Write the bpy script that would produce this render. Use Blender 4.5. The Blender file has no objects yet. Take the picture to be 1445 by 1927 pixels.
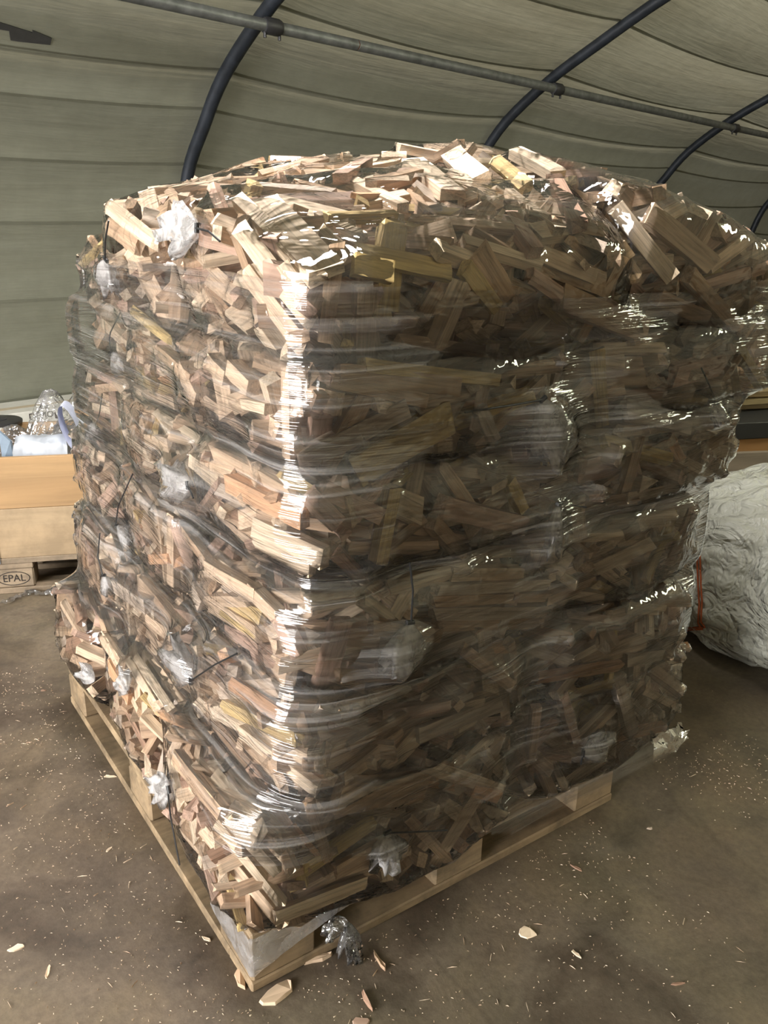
import bpy, bmesh, math, random
import numpy as np
from mathutils import Vector, Matrix
from mathutils.bvhtree import BVHTree

random.seed(7); RNG = np.random.default_rng(11)
SC = bpy.context.scene
COL = SC.collection
PI = math.pi

# ------------------------------------------------------------------ camera
CAM = np.array([-.492, -1.09, 1.359]); YAW, PITCH, ROLL, FPX = .955, .331, .020, 1565.0
FW = np.array([math.cos(PITCH)*math.cos(YAW), math.cos(PITCH)*math.sin(YAW), -math.sin(PITCH)])
_r = np.array([math.sin(YAW), -math.cos(YAW), 0.0]); _u = np.cross(_r, FW)
RT = math.cos(ROLL)*_r + math.sin(ROLL)*_u
UP = -math.sin(ROLL)*_r + math.cos(ROLL)*_u
cd = bpy.data.cameras.new('camera'); cam = bpy.data.objects.new('camera', cd); COL.objects.link(cam)
cd.sensor_fit = 'HORIZONTAL'; cd.sensor_width = 36.0; cd.lens = FPX*36.0/1445.0
cd.clip_start = .02; cd.clip_end = 200
M = Matrix.Identity(4)
for i in range(3):
    M[i][0], M[i][1], M[i][2], M[i][3] = RT[i], UP[i], -FW[i], CAM[i]
cam.matrix_world = M
SC.camera = cam

def ray(x, y):
    v = FW + RT*(x-722.5)/FPX - UP*(y-963.5)/FPX
    return v/np.linalg.norm(v)
def at_floor(x, y, z=0.0):
    d = ray(x, y); return CAM + d*(z-CAM[2])/d[2]

# tunnel frame: AX runs along the tunnel, NX from the camera towards the side wall
TAZ = math.radians(10)
AX = np.array([math.cos(TAZ), math.sin(TAZ), 0]); NX = np.array([-math.sin(TAZ), math.cos(TAZ), 0])
def tun(s, n, z):
    return np.array([CAM[0], CAM[1], 0]) + AX*s + NX*n + np.array([0, 0, z])

# ------------------------------------------------------------------ world, lights, exposure
w = bpy.data.worlds.new('world'); SC.world = w; w.use_nodes = True
bg = w.node_tree.nodes['Background']; bg.inputs[0].default_value = (.97, .98, 1.0, 1); bg.inputs[1].default_value = .85
def area(name, loc, target, sx, sy, power, color):
    d = bpy.data.lights.new(name, 'AREA'); d.shape = 'RECTANGLE'; d.size = sx; d.size_y = sy
    d.energy = power; d.color = color
    o = bpy.data.objects.new(name, d); COL.objects.link(o); o.location = Vector(loc)
    o.rotation_euler = (Vector(target)-Vector(loc)).to_track_quat('-Z', 'Y').to_euler()
    return o
# daylight through the open end of the tunnel
area('daylight_door', tun(-4.6, 1.6, 1.6), tun(0, 1.4, .9), 4.4, 2.8, 800, (1.0, .975, .95))
# added yellow-green light further down the tunnel, for glints on the film
area('glint_fill', tun(5.6, -1.2, 2.75), tun(3.4, .6, .3), 2.4, .30, 85, (.98, 1.0, .72))
# strip light under the tunnel roof, above the stack
area('ridge_lamp', tun(1.0, 1.75, 2.88), tun(1.0, 1.70, 0), 1.2, .30, 100, (1.0, .96, .93))
# sun on the far flank of the tunnel: it glows through the tarpaulin on that side
sd_ = bpy.data.lights.new('sun', 'SUN'); sd_.energy = 16.0; sd_.angle = .02; sd_.color = (1.0, .94, .88)
so_ = bpy.data.objects.new('sun', sd_); COL.objects.link(so_)
so_.rotation_euler = Vector(tuple(NX*.75+AX*.1-np.array([0, 0, .65]))).to_track_quat('-Z', 'Y').to_euler()
SC.view_settings.view_transform = 'Standard'; SC.view_settings.look = 'None'
SC.view_settings.gamma = 1.0; SC.view_settings.use_curve_mapping = False
SC.view_settings.exposure = 0.0
SC.cycles.transparent_max_bounces = 20; SC.cycles.max_bounces = 6
SC.cycles.diffuse_bounces = 3; SC.cycles.glossy_bounces = 2; SC.cycles.transmission_bounces = 6
SC.cycles.caustics_reflective = False; SC.cycles.caustics_refractive = False
SC.cycles.sample_clamp_indirect = 4.0
SC.cycles.use_adaptive_sampling = True; SC.cycles.adaptive_threshold = .10; SC.cycles.adaptive_min_samples = 14

# ------------------------------------------------------------------ material helpers
class NT:
    def __init__(s, name):
        s.m = bpy.data.materials.new(name); s.m.use_nodes = True
        s.t = s.m.node_tree; s.t.nodes.clear(); s.out = s.n('ShaderNodeOutputMaterial')
    def n(s, typ, ins=None, **kw):
        nd = s.t.nodes.new(typ)
        for k, v in kw.items(): setattr(nd, k, v)
        for k, v in (ins or {}).items(): s.set(nd, k, v)
        return nd
    def set(s, nd, k, v):
        if isinstance(v, bpy.types.NodeSocket): s.t.links.new(v, nd.inputs[k])
        elif isinstance(v, bpy.types.Node): s.t.links.new(v.outputs[0], nd.inputs[k])
        else: nd.inputs[k].default_value = v
    def surf(s, nd): s.t.links.new(nd.outputs[0], s.out.inputs[0]); return s.m
    def coord(s, which='Object', scale=(1, 1, 1), rot=(0, 0, 0)):
        c = s.n('ShaderNodeTexCoord'); mp = s.n('ShaderNodeMapping', {'Vector': c.outputs[which], 'Scale': scale, 'Rotation': rot})
        return mp.outputs[0]
    def noise(s, vec, scale, detail=4, rough=.55, dist=0.0):
        return s.n('ShaderNodeTexNoise', {'Vector': vec, 'Scale': scale, 'Detail': detail, 'Roughness': rough, 'Distortion': dist}).outputs[0]
    def ramp(s, fac, stops, interp='LINEAR'):
        r = s.n('ShaderNodeValToRGB', {'Fac': fac}); cr = r.color_ramp; cr.interpolation = interp
        while len(cr.elements) < len(stops): cr.elements.new(.5)
        for e, (p, c) in zip(cr.elements, stops):
            e.position = p; e.color = (c, c, c, 1) if isinstance(c, (int, float)) else tuple(c)+(1,)
        return r.outputs[0]
    def mul(s, a, b, fac=1.0, mode='MULTIPLY'):
        x = s.n('ShaderNodeMix', data_type='RGBA', blend_type=mode)
        s.set(x, 0, fac); s.set(x, 6, a); s.set(x, 7, b)
        return x.outputs[2]
    def math(s, op, a, b=0.0, clamp=False):
        x = s.n('ShaderNodeMath', operation=op, use_clamp=clamp); s.set(x, 0, a); s.set(x, 1, b); return x.outputs[0]
    def bump(s, h, strength=.3, dist=.01, normal=None):
        ins = {'Height': h, 'Strength': strength, 'Distance': dist}
        if normal is not None: ins['Normal'] = normal
        return s.n('ShaderNodeBump', ins).outputs[0]
    def princ(s, color, rough=.6, normal=None, **kw):
        ins = {'Base Color': color if not isinstance(color, tuple) else tuple(color[:3])+(1,), 'Roughness': rough}
        if normal is not None: ins['Normal'] = normal
        for k, v in kw.items(): ins[k.replace('_', ' ')] = v
        return s.n('ShaderNodeBsdfPrincipled', ins)

def mat_plain(name, col, rough=.6, metal=0.0, bump=0.0, var=.12, scale=30):
    t = NT(name); v = t.coord('Object')
    n = t.noise(v, scale, 4)
    c = t.mul(tuple(col)+(1,), t.ramp(n, [(.3, 1-var), (.7, 1+var)]))
    nm = t.bump(n, bump, .004) if bump else None
    return t.surf(t.princ(c, rough, nm, Metallic=metal))

def mat_wood(name, colsrc='object', col=(.6, .42, .25), gscale=(1.5, 26, 26), rough=.68, contrast=1.0, stain=0.0):
    """split or sawn timber: long grain along local X, tinted per object or per face"""
    t = NT(name)
    if colsrc == 'object': base = t.n('ShaderNodeObjectInfo').outputs['Color']; rnd = t.n('ShaderNodeObjectInfo').outputs['Random']
    elif colsrc == 'attr': base = t.n('ShaderNodeAttribute', attribute_name='tint').outputs[0]; rnd = .5
    else: base = tuple(col)+(1,); rnd = t.n('ShaderNodeObjectInfo').outputs['Random']
    c = t.n('ShaderNodeTexCoord')
    sh = t.n('ShaderNodeCombineXYZ', {0: t.math('MULTIPLY', rnd, 37.0), 1: t.math('MULTIPLY', rnd, 91.0), 2: t.math('MULTIPLY', rnd, 53.0)})
    mp = t.n('ShaderNodeMapping', {'Vector': c.outputs['Object'], 'Scale': gscale, 'Location': sh.outputs[0]})
    g = t.noise(mp.outputs[0], 1.0, 5, .6, .6)
    g2 = t.noise(mp.outputs[0], .28, 3, .5)
    c1 = t.mul(base, t.ramp(g, [(.28, 1-.32*contrast), (.5, .95), (.72, 1+.14*contrast)]))
    c2 = t.mul(c1, t.ramp(g2, [(.3, (.82, .76, .70)), (.6, (1.05, 1.02, .98))]))
    if stain:
        s1 = t.noise(t.coord('Object'), 7.0, 6, .65)
        c2 = t.mul(c2, t.ramp(s1, [(.42, 1.0), (.62, 1-stain)]))
    nm = t.bump(g, .35, .0025)
    return t.surf(t.princ(c2, rough, nm))

def mat_film(name, gloss=1.0, haze=.05, streak=(3, 60, 1), rough=.05, tint=(.97, .96, .955), bump=.5, coord='UV', bdist=.004, hz_hi=.16):
    """thin clear plastic: transparent, mirror-like at glancing angles, creased and a little milky"""
    t = NT(name)
    n1 = t.noise(t.coord(coord, streak), 1.0, 3, .6, .5)
    rid = t.math('ABSOLUTE', t.math('SUBTRACT', n1, .5))          # sharp creases where the noise crosses its middle
    nm = t.bump(rid, bump, bdist)
    fr = t.n('ShaderNodeFresnel', {'IOR': 1.5, 'Normal': nm}).outputs[0]
    fac = t.math('MULTIPLY', fr, 1.8*gloss, True)
    tr = t.n('ShaderNodeBsdfTransparent', {'Color': tuple(tint)+(1,)})
    gl = t.n('ShaderNodeBsdfGlossy', {'Color': (1, 1, 1, 1), 'Roughness': rough, 'Normal': nm})
    df = t.n('ShaderNodeBsdfDiffuse', {'Color': (.82, .80, .80, 1)})
    tl = t.n('ShaderNodeBsdfTranslucent', {'Color': (.82, .80, .80, 1)})
    milk = t.n('ShaderNodeMixShader', {0: .35, 1: df, 2: tl})
    hz = t.ramp(n1, [(.40, haze*.4), (.54, haze), (.70, hz_hi)])
    m1 = t.n('ShaderNodeMixShader', {0: hz, 1: tr, 2: milk})
    m2 = t.n('ShaderNodeMixShader', {0: fac, 1: m1, 2: gl})
    return t.surf(m2)

# ------------------------------------------------------------------ object helpers
def props(o, label=None, cat=None, group=None, kind=None):
    if label: o['label'] = label
    if cat: o['category'] = cat
    if group: o['group'] = group
    if kind: o['kind'] = kind
    return o
def link(o, parent=None):
    COL.objects.link(o)
    if parent is not None: o.parent = parent
    return o
def thing(name, loc=(0, 0, 0), rz=0.0, **kw):
    o = bpy.data.objects.new(name, None); link(o); o.empty_display_size = .05
    o.location = Vector(loc); o.rotation_euler = (0, 0, rz)
    return props(o, **kw)
def mesh_obj(name, verts, faces, mat, parent=None, smooth=False, uv=None, **kw):
    me = bpy.data.meshes.new(name); me.from_pydata([tuple(v) for v in verts], [], [tuple(f) for f in faces]); me.update()
    if uv is not None:
        l = me.uv_layers.new(name='UVMap'); li = np.empty(len(me.loops), np.int32); me.loops.foreach_get('vertex_index', li)
        l.data.foreach_set('uv', np.asarray(uv, np.float32)[li].ravel())
    me.materials.append(mat)
    if smooth: me.polygons.foreach_set('use_smooth', [True]*len(me.polygons))
    o = bpy.data.objects.new(name, me); link(o, parent)
    return props(o, **kw)
class MB:
    def __init__(s): s.v = []; s.f = []
    def add(s, v, f):
        k = len(s.v); s.v += [tuple(p) for p in v]; s.f += [tuple(i+k for i in q) for q in f]; return s
    def box(s, lo, hi, ch=0.0):
        (x0, y0, z0), (x1, y1, z1) = lo, hi
        if ch <= 0:
            return s.add([(x0,y0,z0),(x1,y0,z0),(x1,y1,z0),(x0,y1,z0),(x0,y0,z1),(x1,y0,z1),(x1,y1,z1),(x0,y1,z1)],
                         [(0,3,2,1),(4,5,6,7),(0,1,5,4),(1,2,6,5),(2,3,7,6),(3,0,4,7)])
        bm = bmesh.new(); bmesh.ops.create_cube(bm, size=1)
        for q in bm.verts:
            q.co = Vector(((x0+x1)/2+q.co.x*(x1-x0), (y0+y1)/2+q.co.y*(y1-y0), (z0+z1)/2+q.co.z*(z1-z0)))
        bmesh.ops.bevel(bm, geom=bm.edges[:], offset=ch, segments=1, affect='EDGES')
        bm.verts.index_update()
        s.add([tuple(q.co) for q in bm.verts], [[q.index for q in f.verts] for f in bm.faces]); bm.free(); return s
    def tube(s, pts, rad, seg=10, cap=True):
        pts = [Vector(p) for p in pts]; rad = rad if hasattr(rad, '__len__') else [rad]*len(pts)
        k0 = len(s.v); up = None
        for i, p in enumerate(pts):
            d = (pts[min(i+1, len(pts)-1)]-pts[max(i-1, 0)]).normalized()
            if up is None: up = Vector((0, 0, 1)) if abs(d.z) < .9 else Vector((1, 0, 0))
            a = d.cross(up).normalized(); b = a.cross(d).normalized(); up = b
            for j in range(seg):
                t = 2*PI*j/seg; q = p+a*math.cos(t)*rad[i]+b*math.sin(t)*rad[i]; s.v.append(tuple(q))
        for i in range(len(pts)-1):
            for j in range(seg):
                s.f.append((k0+i*seg+j, k0+i*seg+(j+1) % seg, k0+(i+1)*seg+(j+1) % seg, k0+(i+1)*seg+j))
        if cap:
            s.f.append(tuple(k0+j for j in range(seg))[::-1]); s.f.append(tuple(k0+(len(pts)-1)*seg+j for j in range(seg)))
        return s
    def build(s, name, mat, parent=None, smooth=False, **kw):
        o = mesh_obj(name, s.v, s.f, mat, parent, smooth, **kw)
        if smooth: o.data.set_sharp_from_angle(angle=math.radians(50))
        return o

def grid_faces(nu, nv, wrap=False):
    f = []
    for i in range(nu if wrap else nu-1):
        a = i*nv; b = ((i+1) % nu)*nv
        for j in range(nv-1): f.append((a+j, b+j, b+j+1, a+j+1))
    return f

# ------------------------------------------------------------------ materials
def mat_floor():
    t = NT('concrete_floor'); v = t.coord('Object')
    a = t.noise(v, .9, 6, .6); b = t.noise(v, 5.0, 8, .65, .5); c = t.noise(v, 60.0, 5, .7); d = t.noise(v, 2.1, 5, .6, 1.0)
    col = t.ramp(a, [(.34, (.088, .064, .045)), (.5, (.122, .093, .066)), (.68, (.142, .120, .084))])
    col = t.mul(col, t.ramp(b, [(.30, .55), (.5, 1.0), (.70, 1.35)]))
    col = t.mul(col, t.ramp(c, [(.3, .78), (.7, 1.18)]))
    col = t.mul(col, t.ramp(d, [(.32, (.45, .40, .36)), (.46, (1, 1, 1)), (.62, (1.12, 1.10, 1.0))]))
    cr = t.n('ShaderNodeTexVoronoi', {'Vector': t.mul(v, t.noise(v, 3.0, 4), .12, 'ADD'), 'Scale': .55}, feature='DISTANCE_TO_EDGE').outputs[0]
    col = t.mul(col, t.ramp(cr, [(.0, .8), (.003, 1.0)]))
    h = t.math('ADD', t.math('MULTIPLY', c, .4), b)
    return t.surf(t.princ(col, t.ramp(b, [(.3, .55), (.7, .8)]), t.bump(h, .35, .006)))
def mat_tarp():
    t = NT('olive_tarpaulin'); v = t.coord('UV')
    a = t.noise(t.coord('UV', (.35, 2.2, 1)), 1.0, 6, .6, .4); b = t.noise(t.coord('UV', (1.1, 14, 1)), 1.0, 4, .55, .3); c = t.noise(v, 9, 5, .6)
    col = t.ramp(a, [(.3, (.225, .225, .17)), (.55, (.27, .275, .215)), (.75, (.295, .305, .25))])
    col = t.mul(col, t.ramp(c, [(.3, .92), (.7, 1.06)]))
    h = t.math('ADD', t.math('MULTIPLY', b, .55), a)
    nm = t.bump(h, .35, .04)
    d = t.princ(t.mul(col, (.80, .80, .80, 1)), .62, nm)
    tl = t.n('ShaderNodeBsdfTranslucent', {'Color': t.mul(col, (1.0, .93, .83, 1)), 'Normal': nm})
    return t.surf(t.n('ShaderNodeMixShader', {0: .24, 1: d, 2: tl}))
M_floor = mat_floor(); M_tarp = mat_tarp()
M_steel = mat_plain('blue_grey_steel', (.022, .027, .036), .5, .2, .25, .35, 14)
M_galv = mat_plain('galvanised_pipe', (.20, .21, .21), .5, .55, .2, .3, 18)
M_bolt = mat_plain('dark_coupler', (.06, .06, .065), .5, .6)
M_stick = mat_wood('kindling_wood', 'object', gscale=(1.5, 6.5, 6.5), contrast=1.45)
M_core = mat_wood('kindling_wood_core', 'attr', gscale=(9, 40, 40))
M_pal = mat_wood('pallet_wood', 'plain', (.34, .255, .160), gscale=(3, 34, 34), contrast=1.2, stain=.5)
M_pal2 = mat_wood('box_pallet_wood', 'plain', (.30, .235, .165), gscale=(3, 34, 34), contrast=1.1, stain=.4)
M_collar_a = mat_wood('collar_board_honey', 'plain', (.40, .26, .13), gscale=(1.1, 20, 20), contrast=.9)
M_collar_b = mat_wood('collar_board_pale', 'plain', (.41, .31, .195), gscale=(1.1, 20, 20), contrast=.8, stain=.25)
M_wrap = mat_film('stretch_film', .9, .05, (2.0, 70, 1), .05, (.97, .96, .955), .9, 'UV', .010, .25)
M_bag = mat_film('bag_film', .6, .010, (9, 9, 9), .04, (.985, .98, .975), .9, 'Object', .016, .045)
M_tail = mat_film('bunched_film', .35, .72, (30, 30, 30), .25, (.97, .98, .985), .7, 'Object', .006, .92)
M_loose = mat_film('crumpled_sheet', 1.1, .14, (16, 16, 16), .08, (.96, .965, .965), .9, 'Object', .02, .34)
M_tie = mat_plain('black_nylon', (.012, .012, .013), .42)

# ------------------------------------------------------------------ the tunnel: floor, tarpaulin, ribs
p = [tun(-14, -9, 0), tun(20, -9, 0), tun(20, 8, 0), tun(-14, 8, 0)]
mesh_obj('floor', p, [(0, 1, 2, 3)], M_floor, kind='structure', label='brown-grey stained concrete floor of the tunnel store')

PROF = [(4.66, 0), (4.66, .7), (4.64, 1.2), (4.52, 1.62), (4.33, 1.87), (4.12, 2.10), (3.77, 2.335), (3.40, 2.52), (2.92, 2.74), (2.3, 2.95),
        (1.5, 3.1), (.6, 3.18), (-.3, 3.1), (-1.1, 2.91), (-1.72, 2.69), (-2.18, 2.47), (-2.54, 2.29), (-2.9, 2.07), (-3.13, 1.87), (-3.32, 1.62), (-3.44, 1.2), (-3.46, .7), (-3.46, 0)]
PR = np.array(PROF)
def catmull(P, k=12):
    out = []
    Q = np.vstack([2*P[0]-P[1], P, 2*P[-1]-P[-2]])
    for i in range(1, len(Q)-2):
        for j in range(k):
            t = j/k; a, b, c, d = Q[i-1], Q[i], Q[i+1], Q[i+2]
            out.append(.5*((2*b)+(-a+c)*t+(2*a-5*b+4*c-d)*t*t+(-a+3*b-3*c+d)*t**3))
    out.append(P[-1]); return np.array(out)
ARC = catmull(PR, 12)
AL = np.concatenate([[0], np.cumsum(np.linalg.norm(np.diff(ARC, axis=0), axis=1))])
def arc_at(l):
    return np.array([np.interp(l, AL, ARC[:, 0]), np.interp(l, AL, ARC[:, 1])])
def arc_norm(l):     # outward
    d = arc_at(min(l+.02, AL[-1]))-arc_at(max(l-.02, 0)); d /= np.linalg.norm(d)+1e-9
    return np.array([d[1], -d[0]])
RIBS = [-5.0, -2.1, .4, 2.88, 5.35, 8.25, 11.2, 14.2]
def rib_gap(s):
    for a, b in zip(RIBS[:-1], RIBS[1:]):
        if a <= s <= b: return math.sin(PI*(s-a)/(b-a))**.8
    return 0.0
LT = AL[-1]
def l_of_z(z):   # arc length on the side-wall half at height z
    return float(np.interp(z, ARC[:len(ARC)//2, 1], AL[:len(ARC)//2]))
seams = [0.0] + [l_of_z(z) for z in (.40, .95, 1.36, 1.66, 1.93, 2.10, 2.36, 2.60, 2.83, 3.02)]
seams = seams + [LT-s for s in seams[::-1]]
tarp = thing('ceiling', kind='structure', label='olive grey tarpaulin skin of the arched tunnel')
ss = np.concatenate([np.linspace(a, b, 15)[:-1] for a, b in zip(RIBS[:-1], RIBS[1:])]+[[RIBS[-1]]])
for k in range(len(seams)-1):
    l0, l1 = seams[k], seams[k+1]; nv = 9; vs = []; uv = []
    sag_dir = random.uniform(.7, 1.3)
    for s in ss:
        g = rib_gap(s)
        for j in range(nv):
            t = j/(nv-1); l = l0-.012+(l1-l0+.02)*t
            l = min(max(l, 0), LT); q = arc_at(l); nn = arc_norm(l)
            zfac = min(1, max(0, (q[1]-.5)/.7))
            d = .045 + .05*g*zfac*sag_dir*0 - .0  # lies just outside the ribs
            bul = math.sin(PI*t)*(.010+.020*g)
            sag = -.10*g*zfac*max(0, min(1, q[1]/2.2))
            lap = .004*(1-t)
            off = d+bul+lap
            P = tun(s, q[0]+nn[0]*off, q[1]+nn[1]*off + sag*.55)
            if k < 10: P = P + NX*0.0
            vs.append(P); uv.append((s, l))
    mesh_obj('tarp_strip', vs, grid_faces(len(ss), nv), M_tarp, tarp, True, uv)
# closed far end of the tunnel
me = [tun(14.25, n, z) for n, z in PROF]
mesh_obj('wall_far', me, [tuple(range(len(me)))], M_tarp, kind='structure', uv=[(n*1.0, z) for n, z in PROF])

M_rail = mat_plain('cream_rail', (.52, .50, .43), .6, 0, .2)
b = MB()
for sgn in (0,):
    for lo, hi in (((-5, 4.58, .345), (14.2, 4.64, .375)),):
        v = []
        for s in (lo[0], hi[0]):
            v += [tun(s, lo[1], lo[2]), tun(s, hi[1], lo[2]), tun(s, hi[1], hi[2]), tun(s, lo[1], hi[2])]
        b.add(v, [(0, 1, 2, 3), (7, 6, 5, 4), (0, 4, 5, 1), (1, 5, 6, 2), (2, 6, 7, 3), (3, 7, 4, 0)])
b.build('baseboard_side', M_rail, kind='structure', label='cream timber rail along the foot of the tarpaulin wall')

rib_words = {2: 'steel arch rib nearest the open end of the tunnel', 3: 'dark steel arch rib rising behind the upper corner of the stack above the wooden box',
             4: 'dark steel arch rib rising behind the middle of the stack top', 5: 'dark steel arch rib passing behind the shoulder of the stack above the white bulk bag',
             6: 'short visible length of dark steel arch rib at the picture edge above the timber pile', 7: 'steel arch rib against the closed far end of the tunnel'}
for k, s in enumerate(RIBS):
    if k < 2: continue
    root = thing('tunnel_rib', tun(s, 4.6, 0), label=rib_words[k], cat='arch rib', group='arched steel ribs of the tunnel')
    o0 = tun(s, 4.6, 0)
    pts = [tun(s, q[0], q[1])-o0 for q in ARC[::3]]
    MB().tube(pts, .036, 12).build('arch_pipe', M_steel, root, True)
    # coupler where the purlin crosses
    q = np.array([3.72, 2.29]); c = tun(s, 3.695, 2.278)-o0
    b = MB(); b.tube([c-AX*.05, c-AX*.03, c+AX*.03, c+AX*.05], [.034, .040, .040, .034], 12).build('coupler', M_bolt, root, True)
    for sg in (-1, 1):
        cb = c+AX*.045*sg
        MB().tube([cb+np.array([0, 0, .03]), cb-np.array([0, 0, .055])], .008, 6).build('coupler_bolt', M_bolt, root)
ends = [-5.2, 3.45, 14.2]
pur = thing('purlin_pipe', tun(0, 3.695, 2.278), label='galvanised purlin pipe running along under the arch ribs', cat='pipe')
o0 = tun(0, 3.695, 2.278)
for a, b_ in zip(ends[:-1], ends[1:]):
    MB().tube([tun(s, 3.695, 2.278)-o0 for s in np.linspace(a+.004, b_-.004, 6)], .028, 14).build('pipe_length', M_galv, pur, True)
MB().tube([tun(s, 3.695, 2.278)-o0 for s in (3.45-.012, 3.45+.012)], .0255, 12).build('pipe_joint', mat_plain('rust', (.20, .09, .05), .8), pur, True)
# patch of dark tape on the tarpaulin, upper left
def on_arc(x, y, off=.0):
    """point where the view ray meets the tarpaulin"""
    v = ray(x, y); best = None
    for l in np.linspace(0, LT*.5, 500):
        q = arc_at(l); 
        # n-distance determines t
        t = q[0]/(v@NX) if abs(v@NX) > 1e-6 else None
        if t is None or t < 0: continue
        z = CAM[2]+v[2]*t
        e = abs(z-q[1])
        if best is None or e < best[0]: best = (e, l, (v@AX)*t)
    return best[1], best[2]
def patch(pix, mat, name, **kw):
    vs = []
    for x, y in pix:
        l, s = on_arc(x, y); q = arc_at(l); nn = arc_norm(l); vs.append(tun(s, q[0]+nn[0]*.015, q[1]+nn[1]*.015))
    n = len(vs); ctr = sum(vs)/n; back = [q+np.array([0, 0, .004])+NX*.004 for q in vs]
    return mesh_obj(name, vs+back, [tuple(range(n)), tuple(range(2*n-1, n-1, -1))]+[(i, n+i, n+(i+1) % n, (i+1) % n) for i in range(n)], mat, **kw)
patch([(0, 47), (64, 68), (64, 64), (100, 78), (97, 91), (22, 80), (20, 66), (0, 62)], mat_plain('grey_tape', (.05, .05, .05), .6), 'tape_patch', label='dark grey tape patch stuck on the tarpaulin above the wooden box', cat='tape')

# ------------------------------------------------------------------ pallet under the load (1.0 x 1.2 m)
pal = thing('wooden_pallet', (0, 0, 0), label='worn timber pallet standing on the floor under the wrapped stack', cat='pallet')
PX, PY = 1.0, 1.2
for x0 in (0, .145, .29, .44, .59, .735, .88):
    wd = .12 if x0 not in (.145, .735) else .10
    MB().box((x0, -.004+random.uniform(-.003, .003), .122), (x0+wd, PY+random.uniform(-.004, .004), .144), .003).build('deck_board', M_pal, pal)
for y0 in (0, .53, 1.06):
    MB().box((0.004, y0, .100), (PX-.004, y0+.14, .122), .003).build('stringer_board', M_pal, pal)
for y0 in (0, .53, 1.055):
    for x0 in (0, .43, .86):
        MB().box((x0+.002, y0+.001, .022), (x0+.138, y0+.144, .100), .005).build('block', M_pal, pal)
for x0, wd in ((0, .10), (.45, .10), (.90, .10)):
    MB().box((x0, .10, 0), (x0+wd, 1.10, .022), .003).build('bottom_board', M_pal, pal)
for y0 in (0, 1.10):
    MB().box((0, y0, 0), (PX, y0+.10, .022), .003).build('bottom_board', M_pal, pal)
for o in pal.children:      # grain runs along each board: longest side X
    pass

# ------------------------------------------------------------------ the bags of kindling
# layers from the pallet upwards: z0, z1, x0 (side face), x1, y0 (front face), y1
LAY = [(.146, .425, -.01, 1.19, -.040, 1.20), (.415, .640, .035, 1.085, -.080, 1.20), (.630, .845, .055, 1.085, -.085, 1.20),
       (.835, 1.020, .060, 1.18, -.090, 1.21), (1.010, 1.190, .062, 1.27, -.085, 1.20), (1.170, 1.40, .085, 1.30, -.090, 1.20)]
NEXP = 6.5
class Bag:
    pass
BAGS = []
rg = random.Random(5)
for L, (z0, z1, x0, x1, y0, y1) in enumerate(LAY):
    xm = x0+(x1-x0)*rg.uniform(.46, .54)
    cuts = [y0, y0+(y1-y0)*rg.uniform(.31, .36), y0+(y1-y0)*rg.uniform(.64, .69), y1]
    for i in range(2):
        for j in range(3):
            if L < 5 and i == 1 and j > 0: continue          # wholly hidden in the stack
            B = Bag(); B.L, B.i, B.j = L, i, j
            xa, xb = (x0, xm) if i == 0 else (xm, x1)
            ya, yb = cuts[j], cuts[j+1]
            za, zb = z0, z1+rg.uniform(-.005, .01)
            if L == 5: zb = {(0, 0): 1.405, (0, 1): 1.46, (0, 2): 1.40, (1, 0): 1.435, (1, 1): 1.50, (1, 2): 1.45}[(i, j)]
            B.c = np.array([(xa+xb)/2+rg.uniform(-.008, .008), (ya+yb)/2+rg.uniform(-.008, .008), (za+zb)/2])
            B.h = np.array([(xb-xa)/2+.014, (yb-ya)/2+.020, (zb-za)/2+.008])
            a = rg.uniform(-.05, .05); B.R = np.array([[math.cos(a), -math.sin(a), 0], [math.sin(a), math.cos(a), 0], [0, 0, 1.0]])
            tx, ty = rg.uniform(-.035, .035), rg.uniform(-.035, .035)      # lean about X and about Y
            if L == 5: tx, ty = {(0, 0): (.24, -.10), (0, 1): (.05, -.20), (0, 2): (-.12, -.22), (1, 0): (.22, .24), (1, 1): (.02, .22), (1, 2): (-.15, .18)}[(i, j)]
            if L == 5 and (i, j) == (0, 2): B.c += np.array([.055, -.02, 0]); B.h[0] -= .02
            if L == 5 and i == 1: B.c[0] -= .05; B.h[0] -= .015
            if L == 0 and (i, j) == (0, 0): B.c += np.array([-.022, -.028, 0])
            if i == 0 and j > 0: B.c[0] += (0, .02, .03, .05, .10, -.03)[L]*(.4, 1.0)[j-1]
            Rx = np.array([[1, 0, 0], [0, math.cos(tx), -math.sin(tx)], [0, math.sin(tx), math.cos(tx)]])
            Ry = np.array([[math.cos(ty), 0, math.sin(ty)], [0, 1, 0], [-math.sin(ty), 0, math.cos(ty)]])
            B.R = B.R @ Rx @ Ry
            B.sticks = []                                     # (centre, axes 3x3 rows, half dims, colour, variant)
            BAGS.append(B)
def bagF(B, P, k=1.0):
    q = np.abs((np.asarray(P)-B.c) @ B.R)/(B.h*k)
    return (q**NEXP).sum(-1)**(1/NEXP)
def bag_normal(B, P):
    q = ((P-B.c) @ B.R); g = np.sign(q)*(np.abs(q)/B.h)**(NEXP-1)/B.h
    g /= np.linalg.norm(g)+1e-12
    return B.R @ g
def hit_bag(x, y, k=1.0):
    """first bag surface met by the view ray, its point and outward normal"""
    d = ray(x, y); t = np.arange(.7, 3.4, .003); P = CAM+d*t[:, None]
    best = None
    for B in BAGS:
        F = bagF(B, P, k); w_ = np.nonzero(F <= 1.0)[0]
        if len(w_) and (best is None or w_[0] < best[0]): best = (w_[0], B)
    if best is None: return None
    p_ = P[best[0]]
    return best[1], p_, bag_normal(best[1], p_)

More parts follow.
